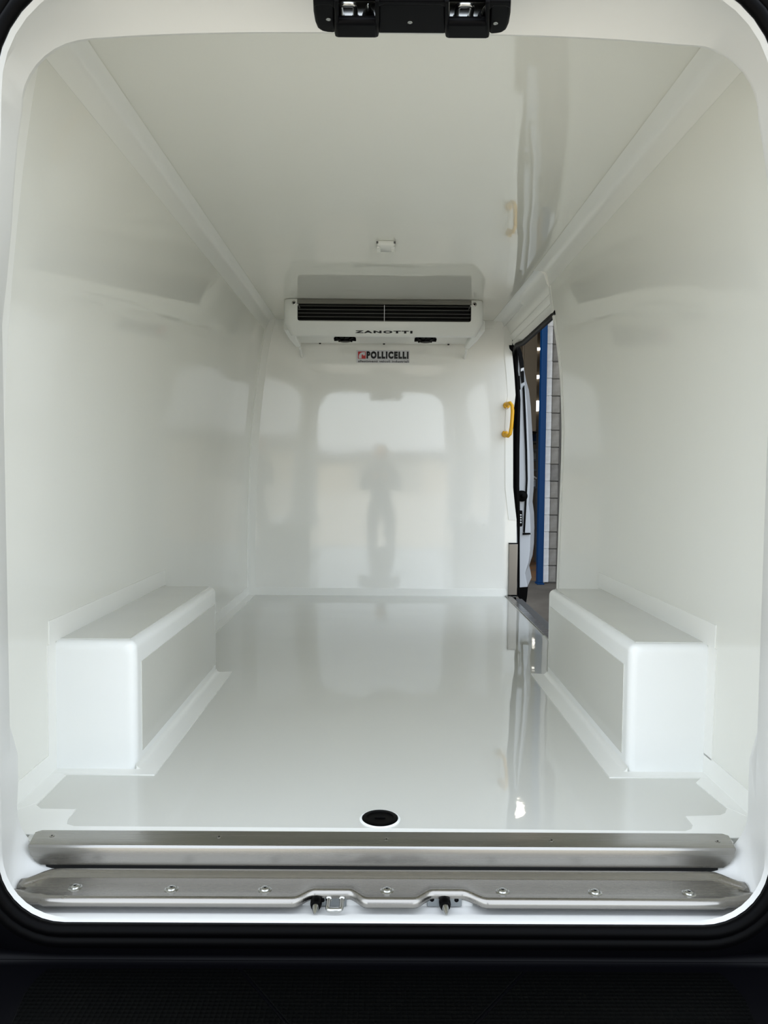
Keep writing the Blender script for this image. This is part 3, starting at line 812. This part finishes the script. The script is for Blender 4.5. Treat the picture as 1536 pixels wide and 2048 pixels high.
# ------------------------------------------------------------------ black lock housing on the header
ZH = .811 + CZ
def up(px, py, z=ZH):      # point at that height seen at that pixel
    v_ = ROT @ Vector(((px - 768) / FPX, -(py - 1024) / FPX, -1)); tt = (z - CZ) / v_.z
    return Vector((v_.x * tt, v_.y * tt, z))
hs = thing('lock_housing', tuple(up(824, 40)), 'black plastic lock housing with two pockets at the top of the rear opening', 'lock housing')
TOPH = CZ + .905
def slab(poly, z, top, name, m, par, bev=.006, dy=True):
    pts_ = [up(x, y + ((x - 824) * .007 if dy else 0), z) for x, y in poly]
    g = G(); g.prism([tuple(p) for p in pts_], (0, 0, top - z)); return g.build(name, m, par, bevel=bev, segs=3)
slab([(626, 6), (672, 6), (672, 69), (656, 68), (644, 66), (635, 60), (630, 48), (627, 30)], ZH, TOPH, 'cover_wing', 'black', hs)
slab([(978, 6), (1022, 6), (1021, 30), (1018, 48), (1013, 60), (1004, 66), (992, 68), (978, 69)], ZH, TOPH, 'cover_wing', 'black', hs)
slab([(754, 6), (894, 6), (894, 69), (754, 69)], ZH, TOPH, 'cover_middle', 'black', hs)
# raised front rims around the plain fields
slab([(626, 2), (672, 2), (672, 26), (666, 16), (660, 12), (640, 12), (632, 14), (627, 18)], ZH - .006, TOPH, 'raised_rim', 'black', hs, .004)
slab([(976, 2), (1022, 2), (1021, 18), (1016, 14), (1010, 12), (988, 12), (982, 16), (976, 26)], ZH - .006, TOPH, 'raised_rim', 'black', hs, .004)
slab([(752, 2), (896, 2), (896, 24), (888, 14), (880, 11), (768, 11), (760, 14), (752, 24)], ZH - .006, TOPH, 'raised_rim', 'black', hs, .004)
ZC = ZH - .012
for (x0, x1) in ((669, 758), (890, 979)):
    slab([(x0, 47), (x1, 47), (x1, 79), (x0, 79)], ZC, ZH + .004, 'pocket_cup', 'black', hs, .007)
    slab([(x0 - 1, 4), (x0 + 8, 4), (x0 + 8, 76), (x0 + 1, 76)], ZC + .001, ZH + .02, 'pocket_cheek', 'black', hs, .005)
    slab([(x1 - 8, 4), (x1 + 1, 4), (x1 - 1, 76), (x1 - 8, 76)], ZC + .001, ZH + .02, 'pocket_cheek', 'black', hs, .005)
    slab([(x0, 0), (x1, 0), (x1, 5), (x0, 5)], ZH + .038, ZH + .06, 'pocket_bar', 'black', hs, .003)
for px, py in ((657, 38), (820, 44), (991, 46)):
    g = G(); g.lathe(up(px, py, ZH), (0, 0, -1), [(.0045, -.001), (.0045, .0012), (.0028, .002), (.0012, .001)], 18); g.build('screw', 'chrome', hs)
for (x0, x1, lx, qx, lab) in ((676, 752, 697, 737, 'bright striker with U loop in the left pocket of the lock housing'), (898, 974, 926, 966, 'bright striker with U loop in the right pocket of the lock housing')):
    Yp = 1.392
    dy = (x0 - 676) * .007
    t = thing('door_striker', tuple(at((x0 + x1) / 2, 46, Yp)), lab, 'door striker')
    a, b_ = at(x0 + 1, 0, Yp), at(x1 - 1, 50 + dy, Yp)
    g = G(); g.box(a.x, b_.x, Yp, Yp + .003, ZH + .001, ZH + .05)
    g.build('bracket_plate', 'chrome', t, smooth=False, bevel=.001)
    loop(at(lx, 36 + dy, Yp - .001), t, w_=.026, L=.040)
    pin(at(qx, 40 + dy, Yp - .001), t, L=.046)

# header carrier above the housing
# ------------------------------------------------------------------ rear bumper with its ribbed step pad
bp = thing('rear_bumper', (0, 1.17, .33), 'black plastic rear bumper with textured step below the opening', 'bumper')
zb_ = CZ - .90
g = G(); g.prism([(-1.0, .98, .36), (-1.0, .955, .42), (-1.0, .96, zb_ - .03), (-1.0, .985, zb_), (-1.0, 1.315, zb_), (-1.0, 1.325, zb_ + .01), (-1.0, 1.345, zb_ + .012), (-1.0, 1.352, CZ - .868), (-1.0, 1.42, CZ - .868), (-1.0, 1.42, .36)], (2.0, 0, 0))
g.build('bumper_shell', 'black', bp, bevel=.006)
def tp(px, py):
    v_ = ROT @ Vector(((px - 768) / FPX, -(py - 1024) / FPX, -1)); tt = (zb_ - CZ) / v_.z
    return Vector((v_.x * tt, v_.y * tt, zb_))
def padp(poly, name='step_pad'):
    g = G(); g.prism([tp(*p) for p in poly], (0, 0, .003)); g.build(name, 'pad', bp, smooth=False, bevel=.0015, segs=2)
padp([(484, 1940), (1046, 1945), (946, 2050), (900, 2105), (640, 2103), (574, 2046)])
padp([(70, 1962), (95, 1940), (476, 1940), (566, 2046), (620, 2103), (0, 2103), (48, 1990)])
padp([(1054, 1945), (1440, 1948), (1466, 1972), (1490, 2000), (1536, 2105), (916, 2105), (958, 2048)])
g = G(); g.box(-.995, .995, 1.318, 1.323, zb_, zb_ + .004); g.build('edge_rib', 'black', bp, smooth=False)
for i, (px, py) in enumerate(((568, 1871), (824, 1880), (1075, 1874), (1131, 1919))):
    c = at(px, py, 1.328)
    g = G(); a = [(random.uniform(.6, 1.2) * .0015 * math.cos(q_ * 1.05), 0, random.uniform(.6, 1.2) * .0015 * math.sin(q_ * 1.05)) for q_ in range(6)]

# ------------------------------------------------------------------ the yard: ground, workshop, sheds behind
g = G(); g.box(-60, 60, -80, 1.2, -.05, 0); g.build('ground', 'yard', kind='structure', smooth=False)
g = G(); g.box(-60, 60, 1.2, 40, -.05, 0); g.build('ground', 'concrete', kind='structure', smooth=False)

YW = 9.4
def gx(px, Y=YW): return at(px, 1100, Y).x
# block wall: courses of single blocks with recessed joints
xw0 = gx(1105)
g = G(); g.box(xw0 - .15, xw0 + 6, YW + .012, YW + .2, 0, 4.6); bw = g.build('wall_workshop', 'mortar', kind='structure', smooth=False)
CH = .2155
me_b = {}
def block(x0, x1, z0, z1, y0, m, name='block', dj=.012):
    key = (round(x1 - x0, 3), round(z1 - z0, 3), m)
    if key not in me_b:
        g = G(); g.box(0, x1 - x0, 0, .08, 0, z1 - z0); o_ = g.build(name, m, bw, smooth=False, bevel=.006, segs=1); me_b[key] = o_
        o_.location = (x0, y0, z0)
    else:
        o_ = me_b[key].copy(); COL.objects.link(o_); o_.location = (x0, y0, z0)
    return o_
for r_ in range(21):
    z0 = .01 + r_ * CH
    # whitewashed end block of the wall
    lean = .0
    block(gx(1086), gx(1086) + .072, z0, z0 + CH - .003, YW - .02 + random.uniform(-.008, .004), 'whiteblock', 'whitewashed_block')
    x = gx(1086) + .080
    k = 0
    for wd in ((.125, .30, .40, .40, .40, .40) if r_ % 2 else (.125, .10, .40, .40, .40, .40)):
        block(x, x + wd - .012, z0, z0 + CH - .012, YW + random.uniform(-.004, .004), random.choice(('block', 'block', 'blockd')))
        x += wd
# blue steel post beside the wall
g = G(); xb0 = gx(1074.5, YW - .1)
g.box(xb0, xb0 + .070, YW - .16, YW - .05, .02, 4.5); g.box(xb0 - .01, xb0 + .08, YW - .18, YW - .03, 0, .02)
pw = thing('steel_post', (xb0, YW - .1, 0), 'blue painted steel post in front of the whitewashed wall end', 'post')
g.build('post', 'blue', pw, smooth=False, bevel=.006)
# workshop interior
xb = gx(1072)
g = G(); g.box(-1.2, 8, 16, 16.2, 0, 4.6); g.build('wall_far', 'brown', kind='structure', smooth=False)
g = G(); g.box(1.15, 8.2, 4.4, 16.2, 4.6, 4.75); g.box(-1.3, 1.15, YW - .1, 16.2, 4.6, 4.75); g.build('shading_roof', 'shelf', kind='structure', smooth=False)  # unseen roof, added with its overhang to keep sky light off the workshop
g = G(); g.box(8.0, 8.2, 2.5, 16.2, 0, 4.75); g.box(-1.3, -1.2, YW, 16.2, 0, 4.75); g.build('wall_side', 'shelf', kind='structure', smooth=False)
g = G(); g.box(1.5, 4, 9.6, 15.8, 0, .004); g.build('painted_floor', 'orange', kind='structure', smooth=False)
c0, c1 = at(1046, 900, 11.0).x, at(1071, 900, 11.0).x
t = thing('steel_column', ((c0 + c1) / 2, 11, 0), 'broad brown column inside the dark workshop', 'column')
g = G(); g.box(c0, c1, 11.0, 11.25, at(1060, 862, 11).z, 4.6); g.build('column_face', 'brown', t, smooth=False)
g = G(); g.box(c0 - .02, c0 + .03, 11.05, 11.3, 0, 4.6); g.build('column_edge', 'brown', t, smooth=False)
# storage rack with crates
Yr = 11.6
rk = thing('storage_rack', (at(1065, 1000, Yr).x, Yr, 0), 'dark storage rack behind the blue post in the workshop', 'rack')
xa, xb_ = at(1055, 1000, Yr).x, at(1092, 1000, Yr).x
for x in (xa, (xa + xb_) / 2, xb_):
    g = G(); g.box(x - .018, x + .018, Yr, Yr + .04, 0, at(1060, 862, Yr).z); g.build('upright', 'shelf', rk, smooth=False)
for py in (862, 884, 900, 920, 940, 975, 1055):
    z = at(1060, py, Yr).z
    g = G(); g.box(xa, xb_, Yr - .01, Yr + .5, z - .015, z + .015); g.build('shelf_board', 'shelf', rk, smooth=False)
def crate(px0, py0, px1, py1, m, name, label, cat, Y=Yr + .1):
    a, b_ = at(px0, py0, Y), at(px1, py1, Y)
    g = G(); g.box(a.x, b_.x, Y, Y + .3, b_.z, a.z); g.box(a.x - .01, b_.x + .01, Y - .01, Y + .31, a.z - .03, a.z); return g.build(name, m, label=label, cat=cat, smooth=False, bevel=.008)
crate(1061, 868, 1074, 883, 'crate', 'crate', 'dark blue crate on the upper shelf of the workshop rack', 'crate')
crate(1060, 959, 1074, 974, 'grey', 'crate', 'grey crate on a shelf at the middle of the workshop rack', 'crate')
crate(1061, 902, 1074, 919, 'shedwall', 'parcel', 'pale parcel on the workshop rack behind the blue post', 'box')
g = G(); a = at(1064, 952, Yr - .06)
g.tube([at(1063, 949, Yr - .06), at(1067, 953, Yr - .06), at(1073, 957, Yr - .06)], .012, 8); g.build('rag', 'paper', label='small white rag hanging at the workshop rack', cat='rag')
# small windows / tubes in the far wall seen beside the post
for px0, py0, px1, py1, lab_ in ((1074, 695, 1081, 700, 'topmost small lit lamp between column and blue post in the dark workshop'), (1074, 750, 1079, 757, 'middle small lit lamp between column and blue post in the dark workshop'), (1073.5, 801, 1078, 822, 'lowest and tallest lit lamp between column and blue post in the workshop')):
    a, b_ = at(px0, py0, 15.9), at(px1, py1, 15.9)
    g = G(); g.box(a.x, b_.x, 15.9, 15.98, b_.z, a.z); g.build('tube_lamp', 'tube', label=lab_, cat='lamp', group='lamps in the workshop', smooth=False, bevel=.01)
g = G(); g.tube([(gx(1114.5), YW - .015, .02), (gx(1117), YW - .015, 4.5)], .012, 8); g.build('conduit', 'mortar', label='thin dark conduit running up the grey block wall', cat='pipe')
# litter on the ground
c = at(1085, 1165, 9.0); v_ = ROT @ Vector(((1085 - 768) / FPX, -(1165 - 1024) / FPX, -1)); tt = -CZ / v_.z; c = Vector((v_.x * tt, v_.y * tt, 0))
g = G(); bmx = []
g.lathe(c, (0, 0, 1), [(.03, 0), (.045, .008), (.03, .02), (.012, .035), (.001, .04)], 7); g.build('crumpled_paper', 'paper', label='crumpled white scrap on the ground before the block wall', cat='litter')

# high bay lamp of the workshop (its glare shows in the floor)
lm = thing('hanging_lamp', (1.62, 8.8, 3.9), 'round workshop lamp hanging high outside the side door', 'lamp')
g = G(); g.lathe((1.62, 8.8, 3.9), (0, 0, 1), [(.16, -.02), (.17, .0), (.10, .14), (.04, .18), (.04, .22)], 24); g.build('shade', 'shelf', lm)
g = G(); g.lathe((1.62, 8.8, 3.86), (0, 0, 1), [(.001, -.07), (.10, -.06), (.14, -.02), (.14, .02)], 24); g.build('glass', 'lamp', lm)
g = G(); g.tube([(1.62, 8.8, 4.1), (1.62, 8.8, 4.6)], .01, 8); g.build('cord', 'rubber', lm)

# sheds across the yard behind the photographer (seen only in reflections)
t = thing('yard_shed', (0, -45, 0), 'long grey low shed across the yard behind the van', 'shed')
g = G(); g.box(-36, 36, -47, -43, 0, 2.4); g.build('wall', 'shedwall', t, smooth=False)
g = G(); g.prism([(-36.5, -47.4, 2.4), (-36.5, -42.6, 2.4), (-36.5, -45, 3.0)], (73, 0, 0)); g.build('roof', 'shelf', t, smooth=False)
for k in range(6):
    g = G(); g.box(-21 + 8 * k, -18 + 8 * k, -43.02, -42.95, 0, 2.1); g.build('door', 'yard', t, smooth=False)

# ------------------------------------------------------------------ the photographer, mirrored in the bulkhead
def skin_body(name, joints, edges, m, parent, sub=1):
    me = bpy.data.meshes.new(name); me.from_pydata([j[0] for j in joints], edges, []); me.materials.append(M[m])
    o = bpy.data.objects.new(name, me); COL.objects.link(o); o.parent = parent
    me.transform(Matrix.Translation(-Vector(parent['_w'])))
    md = o.modifiers.new('skin', 'SKIN')
    if not me.skin_vertices:
        bm = bmesh.new(); bm.from_mesh(me); bm.verts.layers.skin.verify(); bm.to_mesh(me); bm.free()
    for sv, j in zip(me.skin_vertices[0].data, joints):
        sv.radius = j[1] if isinstance(j[1], tuple) else (j[1], j[1])
    me.skin_vertices[0].data[0].use_root = True
    md.use_smooth_shade = True
    q_ = o.modifiers.new('sub', 'SUBSURF'); q_.levels = sub; q_.render_levels = sub
    return o


py_ = -.50
pe = thing('person', (0, py_, 0), 'person in dark clothes holding up a phone, seen only mirrored in the bulkhead', 'person')
J = [((0, py_, .93), (.155, .11)), ((0, py_, 1.12), (.135, .10)), ((0, py_, 1.30), (.165, .11)), ((0, py_ + .01, 1.43), (.12, .085)), ((0, py_ + .02, 1.51), .055),
     ((0, py_ + .04, 1.60), (.075, .09)), ((0, py_ + .045, 1.68), (.078, .095)), ((0, py_ + .04, 1.735), (.055, .07))]
E = [(i_, i_ + 1) for i_ in range(7)]
for sx in (-1, 1):
    b_ = len(J)
    J += [((sx * .19, py_ + .01, 1.41), .062), ((sx * .235, py_ + .10, 1.20), .050), ((sx * .235, py_ + .13, 1.17), .047), ((sx * .12, py_ + .33, 1.30), .034), ((sx * .085, py_ + .385, 1.335), (.030, .018)),
          ((sx * .10, py_, .86), .098), ((sx * .11, py_ + .01, .50), .066), ((sx * .115, py_ - .005, .44), .060), ((sx * .12, py_ - .01, .10), .044), ((sx * .13, py_ + .04, .045), (.042, .040)), ((sx * .14, py_ + .15, .035), (.044, .030))]
    E += [(3, b_), (b_, b_ + 1), (b_ + 1, b_ + 2), (b_ + 2, b_ + 3), (b_ + 3, b_ + 4), (0, b_ + 5), (b_ + 5, b_ + 6), (b_ + 6, b_ + 7), (b_ + 7, b_ + 8), (b_ + 8, b_ + 9), (b_ + 9, b_ + 10)]
skin_body('body', J, E, 'cloth', pe, 2)
for sx in (-1, 1):
    hx, hy, hz = sx * .080, py_ + .40, 1.345
    HJ = [((hx, hy - .02, hz - .01), (.024, .014)), ((hx - sx * .005, hy + .02, hz + .015), (.030, .012))]; HE = [(0, 1)]
    for k_, L_ in enumerate((.042, .048, .045, .036)):
        fz = hz + .045 - k_ * .020; b_ = len(HJ)
        HJ += [((hx - sx * .006, hy + .03, fz), .009), ((hx - sx * (.006 + L_ * .3), hy + .05, fz + .003), .0085), ((hx - sx * (.006 + L_ * .9), hy + .046, fz + .004), .007)]
        HE += [(1, b_), (b_, b_ + 1), (b_ + 1, b_ + 2)]
    b_ = len(HJ); HJ += [((hx - sx * .022, hy + .005, hz - .012), .010), ((hx - sx * .045, hy + .004, hz + .002), .008)]; HE += [(0, b_), (b_, b_ + 1)]
    skin_body('hand', HJ, HE, 'skin', pe, 1)
g = G(); g.lathe((0, py_ + .052, 1.655), (0, 0, 1), [(.03, -.115), (.055, -.09), (.070, -.04), (.077, .02), (.070, .07), (.045, .10), (.01, .112)], 20); hd_ = g.build('face', 'skin', pe)
g = G(); g.prism([(-.008, py_ + .125, 1.625), (.008, py_ + .125, 1.625), (.002, py_ + .125, 1.665), (-.002, py_ + .125, 1.665)], (0, .018, -.004)); g.build('nose', 'skin', hd_, bevel=.003)
for sx in (-1, 1):
    g = G(); g.lathe((sx * .03, py_ + .118, 1.668), (0, 1, 0), [(.011, 0), (.009, .006), (.001, .009)], 12); g.build('eye', 'dark', hd_)
    g = G(); g.lathe((sx * .074, py_ + .045, 1.655), (sx, 0, 0), [(.026, 0), (.024, .008), (.01, .012)], 12); g.build('ear', 'skin', hd_)
g = G(); g.box(-.024, .024, py_ + .118, py_ + .126, 1.594, 1.602); g.build('mouth', 'red', hd_, bevel=.003)
g = G(); g.lathe((0, py_ + .035, 1.69), (0, -.25, 1), [(.07, -.06), (.088, -.01), (.084, .035), (.06, .07), (.01, .085)], 20); g.build('hair', 'dark', pe)
g = G(); g.box(-.037, .037, -.075, -.067, CZ - .11, CZ + .045); ph = g.build('phone', 'black', label='black phone held up by the person behind the van', cat='phone', bevel=.004)

for o in list(bpy.data.objects):
    if '_w' in o: del o['_w']
